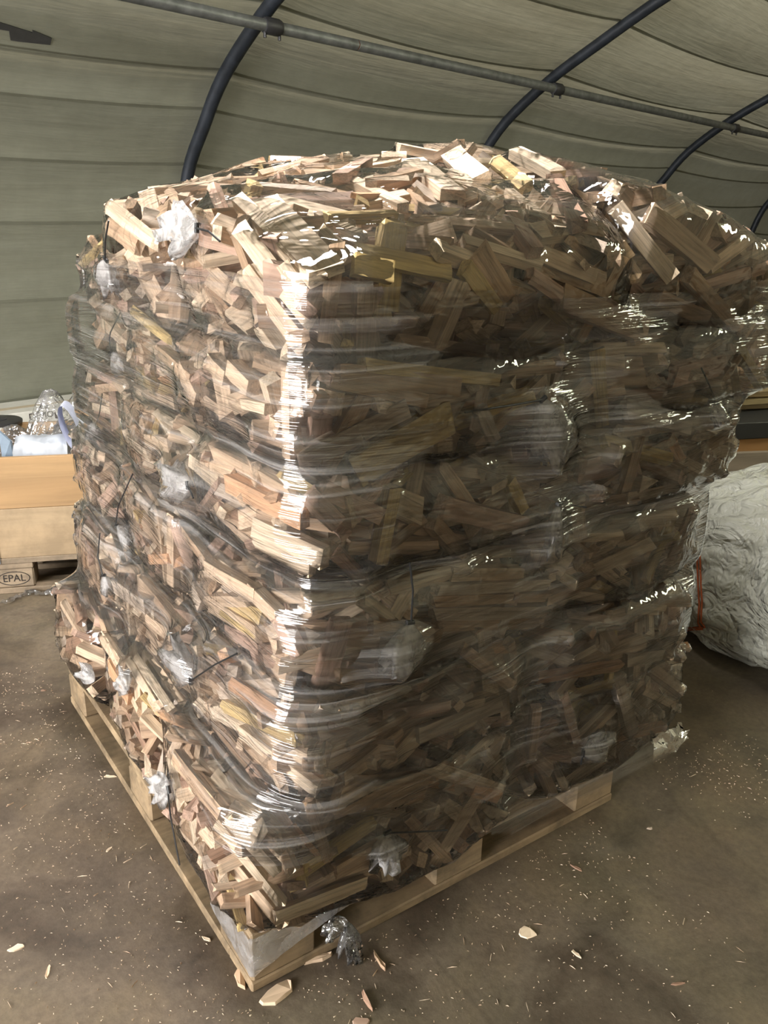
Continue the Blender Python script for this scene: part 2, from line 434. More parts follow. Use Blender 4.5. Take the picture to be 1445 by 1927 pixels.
PALE, CREAM, TAN, PINK, YEL, BROWN, GREY, ORNG = (.75, .62, .475), (.67, .515, .38), (.52, .37, .255), (.56, .39, .31), (.62, .47, .22), (.32, .20, .14), (.55, .46, .385), (.64, .385, .23)
PALET = [PALE]*8+[CREAM]*8+[TAN]*6+[PINK]*4+[YEL]*2+[BROWN]*1+[GREY]*2+[ORNG]*1
def rnd_col():
    c = np.array(rg.choice(PALET))*rg.uniform(.85, 1.12); return tuple(np.clip(c, 0, .85))
LOCG = np.array([(a, b_, c_) for a in (-.92, -.46, 0, .46, .92) for b_ in (-.85, 0, .85) for c_ in (-.8, .8)])
C8 = np.array([(a, b_, c_) for a in (-1, 1) for b_ in (-1, 1) for c_ in (-1, 1)])
def pts_of(c, A, h, G=LOCG): return c+(G*h) @ A
def collides(S, c, A, h, tol):
    if not S: return False
    cs = np.array([s[0] for s in S]); hs = np.array([s[2] for s in S]); As = np.array([s[1] for s in S])
    near = np.linalg.norm(cs-c, axis=1) < np.linalg.norm(hs, axis=1)+np.linalg.norm(h)
    if not near.any(): return False
    cs, hs, As = cs[near], hs[near], As[near]
    P = pts_of(c, A, h)
    l = np.abs(np.einsum('kpj,kij->kpi', P[None]-cs[:, None], As))
    if (l < np.maximum(hs-tol, .0015)[:, None]).all(-1).any(): return True
    Q = np.einsum('kpi,kij->kpj', LOCG[None]*hs[:, None], As)+cs[:, None]
    l = np.abs((Q-c) @ A.T)
    return bool((l < np.maximum(h-tol, .0015)).all(-1).any())
def frame(ex, ez):
    ex = ex/np.linalg.norm(ex); ez = ez-ex*(ez@ex)
    ez /= np.linalg.norm(ez)+1e-9; ey = np.cross(ez, ex); return np.array([ex, ey, ez])

# sticks that can be made out one by one in the photograph: pixel ends, width cm, thickness cm, colour
HERO = [
 (492,375,612,508,6.0,1.8,PALE),(446,372,598,522,2.6,2.0,PALE),(452,432,584,606,3.0,1.8,PALE),(462,515,574,662,3.2,1.6,CREAM),
 (612,312,802,410,2.6,2.4,PALE),(765,292,868,372,5.5,2.2,PALE),(850,288,900,335,4.5,2.0,PALE),(742,422,722,604,3.6,3.0,YEL),
 (918,388,796,592,2.2,2.0,TAN),(878,505,938,582,2.8,2.2,YEL),(908,470,966,562,4.6,2.0,TAN),(634,458,612,642,2.2,2.2,TAN),
 (664,495,740,512,3.0,1.4,YEL),(615,405,742,402,2.2,1.6,YEL),(700,342,785,322,2.4,2.2,TAN),(640,330,690,300,2.6,2.0,PINK),
 (1105,385,1200,528,2.6,1.8,CREAM),(1160,392,1262,520,3.0,1.8,PALE),(1060,560,1212,622,4.4,1.8,TAN),(1000,520,1085,575,2.6,2.0,PINK),
 (960,400,1010,470,2.6,2.2,PINK),(1040,330,1090,420,2.6,2.0,BROWN),(930,300,990,350,3.0,1.8,YEL),(1220,400,1340,500,4.0,1.6,CREAM),
 (1240,560,1330,600,3.0,2.0,TAN),(1300,520,1390,620,3.0,2.0,TAN),
 (205,390,290,455,3.2,2.2,PALE),(250,352,335,425,3.0,2.0,CREAM),(300,345,390,420,2.8,2.0,CREAM),(385,300,450,330,4.0,2.0,PALE),(420,300,520,345,3.0,2.0,CREAM),
 (225,600,300,625,2.6,2.0,PALE),(230,620,295,668,3.0,2.0,CREAM),(250,585,318,640,2.2,1.8,YEL),
 (340,690,372,752,3.0,2.4,CREAM),(300,660,360,715,2.6,2.2,TAN),(395,680,425,712,2.6,2.4,CREAM),(430,690,470,730,2.6,2.2,CREAM),(455,760,500,770,1.8,1.5,PALE),
 (430,910,566,978,2.9,2.2,ORNG),(475,990,608,1052,3.4,2.0,PALE),(480,1020,585,1078,2.2,1.8,PALE),(606,918,716,972,2.6,2.2,PINK),(580,930,635,985,3.0,2.4,PINK),
 (538,690,541,862,1.8,1.6,CREAM),(560,872,764,768,3.0,2.0,GREY),(670,892,850,785,5.5,1.6,YEL),(632,702,862,728,2.8,2.2,TAN),(690,688,935,716,2.0,1.8,YEL),
 (620,715,800,755,2.4,2.0,TAN),(836,955,985,990,3.6,2.2,PINK),(815,982,872,1042,2.6,2.0,TAN),(736,1038,806,980,2.0,1.8,TAN),(640,1042,694,1098,2.6,2.0,PINK),
 (742,920,715,1060,2.4,2.0,YEL),(1132,655,1142,802,3.2,2.0,YEL),(935,650,900,812,2.0,1.8,TAN),(905,770,930,830,2.4,1.6,GREY),(1070,760,1110,722,3.0,2.0,TAN),
 (1180,770,1300,800,4.5,1.4,GREY),(1085,950,1090,1010,3.0,1.8,TAN),(960,905,985,960,2.2,1.8,YEL),
 (436,1288,532,1352,2.4,2.0,ORNG),(398,1338,604,1442,3.0,2.2,PALE),(420,1330,560,1395,2.4,1.8,YEL),(455,1378,594,1486,2.4,1.8,PALE),
 (600,1335,692,1368,3.0,2.0,GREY),(655,1408,764,1346,1.3,1.2,TAN),(522,1728,690,1662,2.8,2.2,PALE),(380,1555,535,1742,2.6,2.2,CREAM),(405,1545,530,1705,2.2,2.0,PALE),
 (430,1542,520,1640,2.0,1.8,PALE),(440,1450,552,1582,3.2,2.0,TAN),(468,1440,545,1555,1.6,1.5,BROWN),(582,1508,618,1622,2.0,1.6,TAN),(500,1490,598,1610,1.0,.9,ORNG),
 (212,1098,276,1142,3.4,2.6,GREY),(255,1235,322,1335,1.8,1.6,PALE),(240,1240,300,1340,2.0,1.8,PALE),(275,1225,342,1322,1.8,1.6,CREAM),(302,1338,388,1372,2.4,2.0,ORNG),
 (318,1378,395,1388,2.2,1.8,TAN),(330,1425,415,1530,2.6,2.0,TAN),(190,1195,225,1250,2.6,2.0,CREAM),(278,1165,322,1195,3.0,2.2,CREAM),
 (640,1272,795,1276,2.4,2.0,TAN),(818,1112,1030,1100,2.4,2.0,GREY),(812,1132,1032,1124,2.4,2.0,TAN),(815,1155,1030,1150,2.4,2.0,GREY),(812,1176,1030,1172,2.2,2.0,TAN),
 (958,1205,986,1345,2.2,1.8,TAN),(868,1220,960,1290,2.4,2.0,TAN),(798,1442,946,1488,2.8,2.4,CREAM),(888,1488,938,1500,2.8,2.2,ORNG),(640,1495,800,1478,7.0,1.6,TAN),
 (700,1180,825,1195,2.6,2.0,TAN),(575,1130,660,1105,5.0,2.0,CREAM),(1010,1330,1000,1430,2.2,2.0,TAN),(1060,1310,1085,1400,2.2,1.8,PINK),(1165,1280,1190,1380,3.6,1.6,GREY),
 (390,1068,480,1120,2.6,2.0,CREAM),(330,985,362,1065,2.6,2.0,PINK),(345,1000,400,1075,2.4,2.0,TAN),(160,960,195,1010,2.4,2.0,PINK),(205,1010,225,1065,2.4,2.0,CREAM),
 (150,745,240,780,3.0,2.0,CREAM),(160,780,235,830,3.0,2.2,PINK),(255,735,330,760,2.6,2.0,CREAM),(520,1160,560,1235,2.4,2.0,PINK),(470,1110,520,1160,2.4,2.0,CREAM),
]
for (xa, ya, xb, yb, wc, tc, col) in HERO:
    ha, hb, hm = hit_bag(xa, ya), hit_bag(xb, yb), hit_bag((xa+xb)/2, (ya+yb)/2)
    hs_ = [q for q in (hm, ha, hb) if q]
    if len(hs_) < 2: continue
    pa = (ha or hb)[1]; pb = (hb or ha)[1]
    if hm is None or ha is None or hb is None: continue
    nrm = ha[2]+hb[2]+hm[2]; nrm /= np.linalg.norm(nrm)
    ex = pb-pa; Ls = np.linalg.norm(ex)
    if Ls > .34:
        ex *= .30/Ls; Ls = .30
    if Ls < .03: continue
    mid = (pa+pb)/2
    h = np.array([Ls/2, wc*.005, tc*.005]); A = frame(ex, nrm); c = mid-nrm*(h[2]*.55)
    B = hm[0]
    B.sticks.append((c, A, h, tuple(np.array(col)*rg.uniform(.95, 1.08)), rg.randrange(10)))

def visible_faces(B):
    f = []
    if B.i == 0: f.append((0, -1))
    if B.j == 0: f.append((1, -1))
    if B.L == 5: f.append((2, 1))
    if B.i == 1: f.append((0, 1))
    if B.j == 2: f.append((1, 1))
    return f
def place_shell(B, k, tries, target, tol, facew, lr=(.13, .24)):
    faces = visible_faces(B); got = 0
    wts = [B.h[(ax+1) % 3]*B.h[(ax+2) % 3]*facew.get((ax, sg), 1.0) for ax, sg in faces]
    for _ in range(tries):
        ax, sg = rg.choices(faces, wts)[0]
        q = np.array([rg.uniform(-1.0, 1.0)*B.h[m] for m in range(3)]); q[ax] = sg*B.h[ax]
        q *= k/((np.abs(q/B.h)**NEXP).sum()**(1/NEXP))
        p_ = B.c+B.R @ q; nrm = bag_normal(B, p_)
        t1 = np.cross(nrm, (0, 0, 1.0))
        if np.linalg.norm(t1) < .2: t1 = np.array([1.0, 0, 0])-nrm*nrm[0]
        t1 /= np.linalg.norm(t1); t2 = np.cross(nrm, t1)
        a = rg.uniform(0, PI) if rg.random() < .55 else rg.gauss(0, .45)
        ex = t1*math.cos(a)+t2*math.sin(a)+nrm*rg.gauss(0, .22)
        if rg.random() < .14: ex = nrm+t1*rg.gauss(0, .4)+t2*rg.gauss(0, .4)
        ez = nrm+t1*rg.gauss(0, .35)+t2*rg.gauss(0, .35)
        Ls = rg.uniform(*lr); wd = rg.choice((.020, .024, .028, .034, .042, .055)); th = min(wd, rg.uniform(.014, .027))
        h = np.array([Ls/2, wd/2, th/2]); A = frame(ex, ez)
        # sink it until it lies inside the bag
        sh = np.linspace(0, .13, 27); cc = p_-nrm*sh[:, None]
        F = bagF(B, (cc[:, None]+((C8*h) @ A)[None]), k).max(1)
        ok = np.nonzero(F <= 1.02)[0]
        if not len(ok): continue
        c = cc[ok[0]]
        if collides(B.sticks, c, A, h, tol): continue
        B.sticks.append((c, A, h, rnd_col(), rg.randrange(10))); got += 1
        if got >= target: break
    return got
for B in BAGS:
    nf = len([f for f in visible_faces(B) if f not in ((0, 1), (1, 1))])
    fw_ = {(0, 1): .45 if B.j == 0 else .12, (1, 1): .45 if B.i == 0 else .12, (2, 1): .9}
    hidden_back = (B.L == 5 and B.i == 1 and B.j > 0)
    if hidden_back:
        place_shell(B, 1.0, 240, 34, .006, {(2, 1): 1.6, (0, 1): .4, (1, 1): .3})
        continue
    place_shell(B, 1.0, 520*max(nf, 1), 52*nf, .006, fw_)
    place_shell(B, .84, 240*max(nf, 1), 22*nf, .010, fw_)

# ten stick shapes: sawn, split, wedge, bent, splintered
def stick_mesh(k):
    r = random.Random(100+k)
    secs = {0: [(-.5, -.5), (.5, -.5), (.5, .5), (-.5, .5)], 1: [(-.5, -.5), (.5, -.42), (.46, .5), (-.42, .44)], 2: [(-.5, -.5), (.5, -.5), (.1, .5)],
            3: [(-.5, -.3), (.3, -.5), (.5, .2), (.1, .5), (-.45, .4)]}
    sec = secs[[0, 1, 0, 3, 2, 1, 0, 1, 3, 0][k]]; m = len(sec); xs = (-.5, -.44, -.15, .2, .46, .5); v = []
    bend = r.uniform(-.18, .18) if k in (3, 5, 7) else r.uniform(-.05, .05)
    for i, x in enumerate(xs):
        tp = 1+r.uniform(-.07, .05)-(.15*(x+.5) if k in (1, 4, 8) else 0)
        for a, b_ in sec:
            jx = r.uniform(-.035, .035) if i in (0, 5) else 0
            v.append((x+jx, a*tp+r.uniform(-.035, .035)+bend*(.25-x*x)*.6, b_*tp+r.uniform(-.035, .035)+bend*(.25-x*x)))
    f = []
    for i in range(len(xs)-1):
        for j in range(m): f.append((i*m+j, (i+1)*m+j, (i+1)*m+(j+1) % m, i*m+(j+1) % m))
    f.append(tuple(range(m))[::-1] if 0 else tuple(range(m))); f.append(tuple((len(xs)-1)*m+j for j in range(m))[::-1])
    bm = bmesh.new(); bv = [bm.verts.new(q) for q in v]
    for q in f: bm.faces.new([bv[i] for i in q])
    bmesh.ops.recalc_face_normals(bm, faces=bm.faces[:])
    me = bpy.data.meshes.new('kindling_stick'); bm.to_mesh(me); bm.free(); me.materials.append(M_stick); return me
SM = [stick_mesh(k) for k in range(10)]
SV = [np.array([tuple(v.co) for v in me.vertices]) for me in SM]; SF = [[tuple(p_.vertices) for p_ in me.polygons] for me in SM]

ORD = ['bottom layer on the pallet', 'second layer up', 'third layer up', 'fourth layer up', 'fifth layer up', 'top layer']
def bag_label(B):
    pos = {(0, 0): 'at the near corner', (0, 1): 'in the middle of the bright side', (0, 2): 'at the far end of the bright side',
           (1, 0): 'at the far end of the shaded side', (1, 1): 'in the middle of the hidden side', (1, 2): 'at the hidden back corner'}[(B.i, B.j)]
    return 'kindling bag %s, %s' % (pos, ORD[B.L])
obst_v, obst_f = [], []
def add_obst(v, f):
    k = len(obst_v); obst_v.extend([tuple(q) for q in v]); obst_f.extend([tuple(i+k for i in q) for q in f])
for B in BAGS:
    B.root = thing('kindling_bag', (B.c[0], B.c[1], B.c[2]-B.h[2]), label=bag_label(B), cat='kindling bag', group='bags of kindling stacked on the pallet')
    B.o = np.array([B.c[0], B.c[1], B.c[2]-B.h[2]]); B.bv = []; B.bf = []
    for c, A, h, col, var in B.sticks:
        o = bpy.data.objects.new('kindling_stick', SM[var]); COL.objects.link(o); o.parent = B.root
        m = Matrix.Identity(4); loc = c-B.o
        for r_ in range(3):
            for q in range(3): m[r_][q] = A[q][r_]*h[q]*2
            m[r_][3] = loc[r_]
        o.matrix_local = m; o.color = tuple(col)+(1,)
        vv = c+(SV[var]*(h*2)) @ A
        k = len(B.bv); B.bv += [tuple(q) for q in vv]; B.bf += [tuple(i+k for i in q) for q in SF[var]]
    add_obst(B.bv, B.bf)
    # what fills the bag behind them
    cv, cf, ct = [], [], []
    for _ in range(110):
        q = np.array([rg.uniform(-1, 1)*B.h[m]*.60 for m in range(3)]); c = B.c+B.R @ q
        ex = np.array([rg.gauss(0, 1), rg.gauss(0, 1), rg.gauss(0, .5)]); A = frame(ex, np.array([rg.gauss(0, 1), rg.gauss(0, 1), rg.gauss(0, 1)]))
        h = np.array([rg.uniform(.06, .095), rg.uniform(.012, .026), rg.uniform(.008, .014)])
        if bagF(B, c+(C8*h) @ A, .80).max() > 1: continue
        k = len(cv); cv += [tuple(q) for q in c+(C8*h) @ A - B.o]
        cf += [tuple(i+k for i in f) for f in ((0, 1, 3, 2), (4, 6, 7, 5), (0, 4, 5, 1), (2, 3, 7, 6), (0, 2, 6, 4), (1, 5, 7, 3))]
        col = rnd_col(); ct += [col]*6
    o = mesh_obj('kindling_core', cv, cf, M_core, B.root, kind='stuff')
    at = o.data.attributes.new('tint', 'FLOAT_COLOR', 'FACE'); at.data.foreach_set('color', np.array([tuple(c)+(1,) for c in ct], np.float32).ravel())

# ------------------------------------------------------------------ knotted bag ends and their black ties
def tail_mesh(L, R, seed):
    r = random.Random(seed); nu, nv = 28, 9; v = []
    for i in range(nu):
        th = 2*PI*i/nu
        for j in range(nv):
            t = j/(nv-1)
            rad = R*(.10+.95*math.sin(min(1, t*1.15)*PI*.62)**.8)*(1+.34*math.sin(7*th+seed+2*t)*t+.22*math.sin(13*th+seed*2)*t+r.uniform(-.10, .10)*t)
            ln = L*t*(1+.25*math.sin(3*th+seed)+r.uniform(-.05, .05))
            v.append((ln, rad*math.cos(th), rad*.55*math.sin(th)))
    f = grid_faces(nu, nv, True)
    c = len(v); v.append((L*.75, 0, 0))
    for i in range(nu): f.append((i*nv+nv-1, ((i+1) % nu)*nv+nv-1, c))
    return np.array(v), f
# knot pixel, tail-tip pixel, tail radius cm, tie end pixels
TAILS = [((386,432),(315,440),3.6,[(386,432),(410,440),(432,458)]), ((212,486),(216,540),3.0,[(212,486),(213,450),(220,418)]), ((220,662),(245,712),2.8,[(220,662),(217,630),(228,585),(240,570)]),
 ((368,912),(300,905),3.2,[(368,912),(374,920),(380,935)]), ((192,800),(176,845),2.8,[(192,800),(200,775),(205,740)]), ((228,985),(262,1030),2.8,[(228,985),(236,950),(262,885)]),
 ((205,1080),(215,1112),2.2,[(205,1080),(196,1045),(197,1010)]), ((372,1278),(335,1225),3.4,[(372,1278),(420,1250),(455,1240)]), ((183,1276),(158,1258),2.2,None), ((250,1300),(238,1275),2.6,None),
 ((331,1482),(294,1484),2.8,[(331,1482),(336,1530),(338,1628)]), ((1010,748),(1040,850),3.6,[(1010,748),(960,757),(862,772)]), ((762,1165),(742,1250),3.2,[(762,1165),(766,1110),(760,1048)]),
 ((722,1558),(722,1618),3.2,[(722,1558),(775,1556),(832,1553)]), ((1088,1412),(1128,1395),3.2,[(1088,1412),(1085,1420),(1083,1432)]), ((1040,945),(1030,1030),1.8,[(1040,945),(1070,943),(1100,948)]),
 ((1338,768),(1345,790),1.8,[(1338,768),(1325,730),(1306,690)])]
for k, (kp, tp, R, tie) in enumerate(TAILS):
    hk = hit_bag(*kp)
    if hk is None: continue
    B, pk, nk = hk; ht = hit_bag(*tp)
    d = ray(*tp); den = d@nk
    pt = ht[1] if ht is not None and ht[0] is B else CAM+d*(((pk-CAM)@nk)/den if abs(den) > .15 else np.linalg.norm(pk-CAM))
    ex = pt-pk; L = min(max(np.linalg.norm(ex), .04), .11)
    v, f = tail_mesh(L, R*.01, k+3); A = frame(ex, nk)
    base = pk+nk*.012
    vv = base+v @ A
    mesh_obj('bag_tail', vv-B.o, f, M_tail, B.root, True, label='bunched white film end of the bag')
    add_obst(vv[:], f)
    if tie:
        pts = []
        for x, y in tie:
            hh = hit_bag(x, y)
            if hh is not None and abs(np.linalg.norm(hh[1]-CAM)-np.linalg.norm(pk-CAM)) < .25: q = hh[1]+hh[2]*.016
            else:
                dd = ray(x, y); den = dd@nk; q = CAM+dd*(((pk+nk*.016-CAM)@nk)/den if abs(den) > .15 else np.linalg.norm(pk-CAM))
            pts.append(q)
        P = np.array(pts); tt = np.linspace(0, 1, 9); ti = np.linspace(0, 1, len(P)); Q = np.stack([np.interp(tt, ti, P[:, m]) for m in range(3)], 1)
        b = MB().tube([q-B.o for q in Q], .0017, 6); kn = pk+nk*.014-B.o
        b.tube([kn-A[1]*.008, kn+A[1]*.007], .0042, 8); b.build('cable_tie', M_tie, B.root, True, label='black cable tie')
        add_obst(Q, [(0, 1, 2)])

# ------------------------------------------------------------------ plastic of each bag: a skin stretched over its sticks
def relax(d, ob, wu, wv, it, wrapu=True):
    for _ in range(it):
        u1 = np.roll(d, 1, 0); u2 = np.roll(d, -1, 0)
        v1 = np.concatenate([d[:, :1], d[:, :-1]], 1); v2 = np.concatenate([d[:, 1:], d[:, -1:]], 1)
        d = np.maximum(ob, wu*(u1+u2)+wv*(v1+v2)+(1-2*wu-2*wv)*d)
    return d
for B in BAGS:
    bv = BVHTree.FromPolygons(B.bv, B.bf)
    nu, nv = 88, 44; ob = np.zeros((nu, nv)); dirs = np.zeros((nu, nv, 3)); rs = np.zeros((nu, nv))
    for i in range(nu):
        th = 2*PI*i/nu
        for j in range(nv):
            ph = -PI/2+PI*(j+.02)/(nv-.96)
            q = np.array([math.cos(th)*math.cos(ph), math.sin(th)*math.cos(ph), math.sin(ph)])
            q = np.sign(q)*np.abs(q)**.62*B.h; rr = np.linalg.norm(q); q = q/rr
            dirs[i, j] = B.R @ q; rs[i, j] = 1/((np.abs(q/B.h)**NEXP).sum()**(1/NEXP))
            o_ = B.c+dirs[i, j]*(rs[i, j]+.06)
            hit = bv.ray_cast(Vector(o_), Vector(-dirs[i, j]), .3)
            ob[i, j] = (rs[i, j]+.06-hit[3]) if hit[0] is not None else 0
    ob = np.maximum(ob, rs*.90)
    d = relax(np.maximum(ob, rs*.985), ob+.002, .25, .25, 14)
    ext = B.c+dirs*(d+.0015)[..., None]
    v = (ext-B.o).reshape(-1, 3)
    mesh_obj('bag_film', v, grid_faces(nu, nv, True), M_bag, B.root, True)

# ------------------------------------------------------------------ stretch film wound round the whole load
# the path of the film: a rounded rectangle, sampled evenly; rays go inwards to the sticks
X0, X1, Y0, Y1, RC = .03, 1.22, -.08, 1.21, .10
per = []; STEP = .0065
def seg(a, b_, nrm):
    n = int(np.linalg.norm(np.subtract(b_, a))/STEP)
    for k in range(n): per.append((a[0]+(b_[0]-a[0])*k/n, a[1]+(b_[1]-a[1])*k/n, nrm[0], nrm[1]))
def corner(c, a0):
    n = int(RC*PI/2/STEP)
    for k in range(n):
        a = a0+PI/2*k/n; per.append((c[0]+RC*math.cos(a), c[1]+RC*math.sin(a), math.cos(a), math.sin(a)))
seg((X0, Y1-RC), (X0, Y0+RC), (-1, 0)); corner((X0+RC, Y0+RC), PI); seg((X0+RC, Y0), (X1-RC, Y0), (0, -1)); corner((X1-RC, Y0+RC), 1.5*PI)
seg((X1, Y0+RC), (X1, Y1-RC), (1, 0)); corner((X1-RC, Y1-RC), 0); seg((X1-RC, Y1), (X0+RC, Y1), (0, 1)); corner((X0+RC, Y1-RC), PI/2)
per = np.array(per); NU = len(per); ZS = np.arange(.09, 1.36, .0085); NV = len(ZS)
big = BVHTree.FromPolygons(obst_v, obst_f)
lay_lo = np.zeros((NU, NV)); obs = np.full((NU, NV), -.12); OUT = .30
# smooth lower limit so the unseen sides keep the load's shape
zc = np.array([(a+b_)/2 for a, b_, *_ in LAY]); zh = np.array([(b_-a)/2 for a, b_, *_ in LAY])
for v_, z in enumerate(ZS):
    k = int(np.argmin(np.abs(z-zc)/zh)); q = min(1, abs(z-zc[k])/zh[k]); bul = (1-q**3.2)**.5
    L_ = LAY[k]; lim = {(-1, 0): X0-L_[2], (1, 0): L_[3]-X1, (0, -1): Y0-L_[4], (0, 1): L_[5]-Y1}
    for u_ in range(NU):
        nx, ny = per[u_, 2], per[u_, 3]
        base = max(-nx, 0)*(X0-L_[2])+max(nx, 0)*(L_[3]-X1)+max(-ny, 0)*(Y0-L_[4])+max(ny, 0)*(L_[5]-Y1)
        lay_lo[u_, v_] = base-(.055 if k < 5 else .115)+.035*bul-.05*(min(abs(nx), abs(ny)))
for u_ in range(NU):
    x, y, nx, ny = per[u_]
    d_ = Vector((-nx, -ny, 0)); ox, oy = x+nx*OUT, y+ny*OUT
    for v_ in range(NV):
        h_ = big.ray_cast(Vector((ox, oy, ZS[v_])), d_, OUT+.12)
        if h_[0] is not None: obs[u_, v_] = OUT-h_[3]
obs = np.maximum(obs, lay_lo)
obs[:, ZS < .15] = np.maximum(obs[:, ZS < .15], -.03)
film = relax(obs+.004, obs+.004, .47, .02, 70)
film = relax(film, obs+.004, .36, .12, 18)
wr = RNG.normal(0, 1, (NU, NV))
for _ in range(60): wr = .25*np.roll(wr, 1, 0)+.25*np.roll(wr, -1, 0)+.5*wr      # long creases along the winding
film = film+wr/wr.std()*.0011
PU = np.concatenate([[0], np.cumsum(np.linalg.norm(np.diff(per[:, :2], axis=0), axis=1))])
n_side, n_front = PU[0], Y1-Y0-2*RC
wrap_root = thing('stretch_film', (.6, .6, .10), label='clear stretch film wound in bands round the stack of kindling bags', cat='stretch film')
WO = np.array([.6, .6, .10])
def band(lo, hi, off, name='film_band'):
    """keep the film between two heights that vary round the load; a lip of slack film at each edge"""
    idx = -np.ones((NU, NV), int); vs, uv, fs = [], [], []
    keep = np.zeros((NU, NV), bool)
    for u_ in range(NU): keep[u_] = (ZS >= lo(PU[u_])) & (ZS <= hi(PU[u_]))
    for u_ in range(NU):
        for v_ in range(NV):
            if keep[u_, v_]:
                d_ = film[u_, v_]+off; idx[u_, v_] = len(vs)
                vs.append((per[u_, 0]+per[u_, 2]*d_-WO[0], per[u_, 1]+per[u_, 3]*d_-WO[1], ZS[v_]-WO[2])); uv.append((PU[u_], ZS[v_]))
    for u_ in range(NU):
        u2 = (u_+1) % NU
        for v_ in range(NV-1):
            q = (idx[u_, v_], idx[u2, v_], idx[u2, v_+1], idx[u_, v_+1])
            if min(q) >= 0: fs.append(q)
    return mesh_obj(name, vs, fs, M_wrap, wrap_root, True, uv)
SIDE = Y1-Y0-2*RC; FRONT = SIDE+RC*PI/2; FEND = FRONT+(X1-X0-2*RC)
def wob(s, a, ph): return a*math.sin(s*2.1+ph)+a*.5*math.sin(s*5.3+ph*2)
def skirt_lo(s):      # on the front the film reaches down over the pallet towards the far end
    if s < SIDE-.2: return .40
    if s < FRONT: return .40-.10*(s-SIDE+.2)/(.2+RC*PI/2)
    return max(.125, .30-.30*(s-FRONT)/(FEND-FRONT)*1.25)
band(lambda s: skirt_lo(s)+wob(s, .008, 0), lambda s: .63+wob(s, .012, 1), .0)
band(lambda s: .57+wob(s, .012, 2), lambda s: .87+wob(s, .014, 3), .0012)
band(lambda s: .80+wob(s, .012, 4), lambda s: 1.07+wob(s, .014, 5), .0024)
band(lambda s: 1.00+wob(s, .014, 6), lambda s: 1.285+wob(s, .020, 7), .0036)
# loose lengths of the film: round the near pallet corner, a knotted end under the front, a flap at the far end
def sheet(name, rows, mat, parent, org, jitter=.003, uvs=(1, 1), sub=6, **kw):
    """film or paper sheet lofted through rows of points, slightly rumpled"""
    R_ = np.array(rows, float); m, n = R_.shape[:2]; U = np.linspace(0, m-1, (m-1)*sub+1); V = np.linspace(0, n-1, (n-1)*sub+1); vs, uv = [], []
    for a in U:
        i = min(int(a), m-2); fa = a-i
        for c in V:
            j = min(int(c), n-2); fc = c-j
            P = (R_[i, j]*(1-fa)+R_[i+1, j]*fa)*(1-fc)+(R_[i, j+1]*(1-fa)+R_[i+1, j+1]*fa)*fc
            P = P+np.array([rg.gauss(0, jitter) for _ in range(3)]); vs.append(P-org); uv.append((a*uvs[0], c*uvs[1]))
    return mesh_obj(name, vs, grid_faces(len(U), len(V)), mat, parent, True, uv, **kw)
e_ = .004
sheet('film_corner', [[(-e_, .17, .128), (-e_, .17, .075)], [(-e_, .08, .132), (-e_, .08, .055)], [(-e_, -.002, .136), (-e_, -.002, .046)], [(.002, -e_-.004, .136), (.002, -e_-.004, .046)],
       [(.10, -e_-.004, .134), (.10, -e_-.004, .078)], [(.24, -e_-.004, .150), (.24, -e_-.004, .108)]], M_tail, wrap_root, WO, .0008, (.2, .1), 5)
kp = at_floor(655, 1735, .10); kd = np.array([kp[0], -.035, 0]); t_ = (kd[1]-CAM[1])/ray(655, 1735)[1]; kp = CAM+ray(655, 1735)*t_
for sd, ang, L_, R_ in ((41, -1.45, .085, .016), (42, -1.75, .060, .014), (43, 2.9, .05, .02)):
    v, f = tail_mesh(L_, R_, sd); ex = np.array([math.cos(ang), -.15, math.sin(ang)]); A = frame(ex, np.array([0, -1.0, 0]))
    mesh_obj('film_end', kp+v @ A-WO, f, M_loose, wrap_root, True)
sheet('film_flap', [[(1.04, -.055, .21), (1.05, -.065, .15)], [(1.13, -.055, .19), (1.15, -.07, .13)], [(1.19, -.040, .18), (1.215, -.05, .135)]], M_loose, wrap_root, WO, .006, (1, 1), 4)

# ------------------------------------------------------------------ collar box on its pallet, by the tunnel wall
O = at_floor(-8, 1119); EX = np.array([.93, -.366, 0]); EX /= np.linalg.norm(EX); EZ = np.array([0, 0, 1.0]); EY = np.cross(EZ, EX)
brz = math.atan2(EX[1], EX[0])
def bx(x, y, z): return O+EX*x+EY*y+EZ*z
ep = thing('euro_pallet', O, brz, label='grey weathered pallet stamped EPAL under the wooden collar box', cat='pallet')
for y0 in (0, .16, .285, .40, .50):
    MB().box((0, y0, .122), (1.2, y0+(.145 if y0 == 0 else .095), .144), .002).build('deck_board', M_pal2, ep)
for x0 in (0, .5275, 1.055):
    MB().box((x0, 0.002, .100), (x0+.145, .598, .122), .002).build('stringer_board', M_pal2, ep)
    for y0, wd in ((0, .10), (.2275, .145), (.50, .10)):
        MB().box((x0, y0+.003, .022), (x0+.145, y0+wd, .100), .006).build('block', M_pal2, ep)
for y0, wd in ((0, .10), (.2275, .145), (.50, .10)):
    MB().box((0, y0, 0), (1.2, y0+wd, .022), .002).build('bottom_board', M_pal2, ep)
M_ink = mat_plain('burnt_ink', (.018, .013, .010), .8)
def text(s_, size, loc, rot, mat, parent, name='lettering', ext=.0006, align='CENTER', sx=1.0):
    c = bpy.data.curves.new('type', 'FONT'); c.body = s_; c.size = size; c.extrude = ext; c.align_x = align; c.align_y = 'CENTER'; c.materials.append(mat)
    tmp = bpy.data.objects.new('type', c); link(tmp); me = bpy.data.meshes.new_from_object(tmp.evaluated_get(bpy.context.evaluated_depsgraph_get()))
    bpy.data.objects.remove(tmp); me.name = name
    o = bpy.data.objects.new(name, me); link(o, parent); o.location = Vector(loc); o.rotation_euler = rot; o.scale = (sx, 1, 1); return o
text('EPAL', .041, (.072, .0024, .060), (PI/2, 0, 0), M_ink, ep, sx=.92)
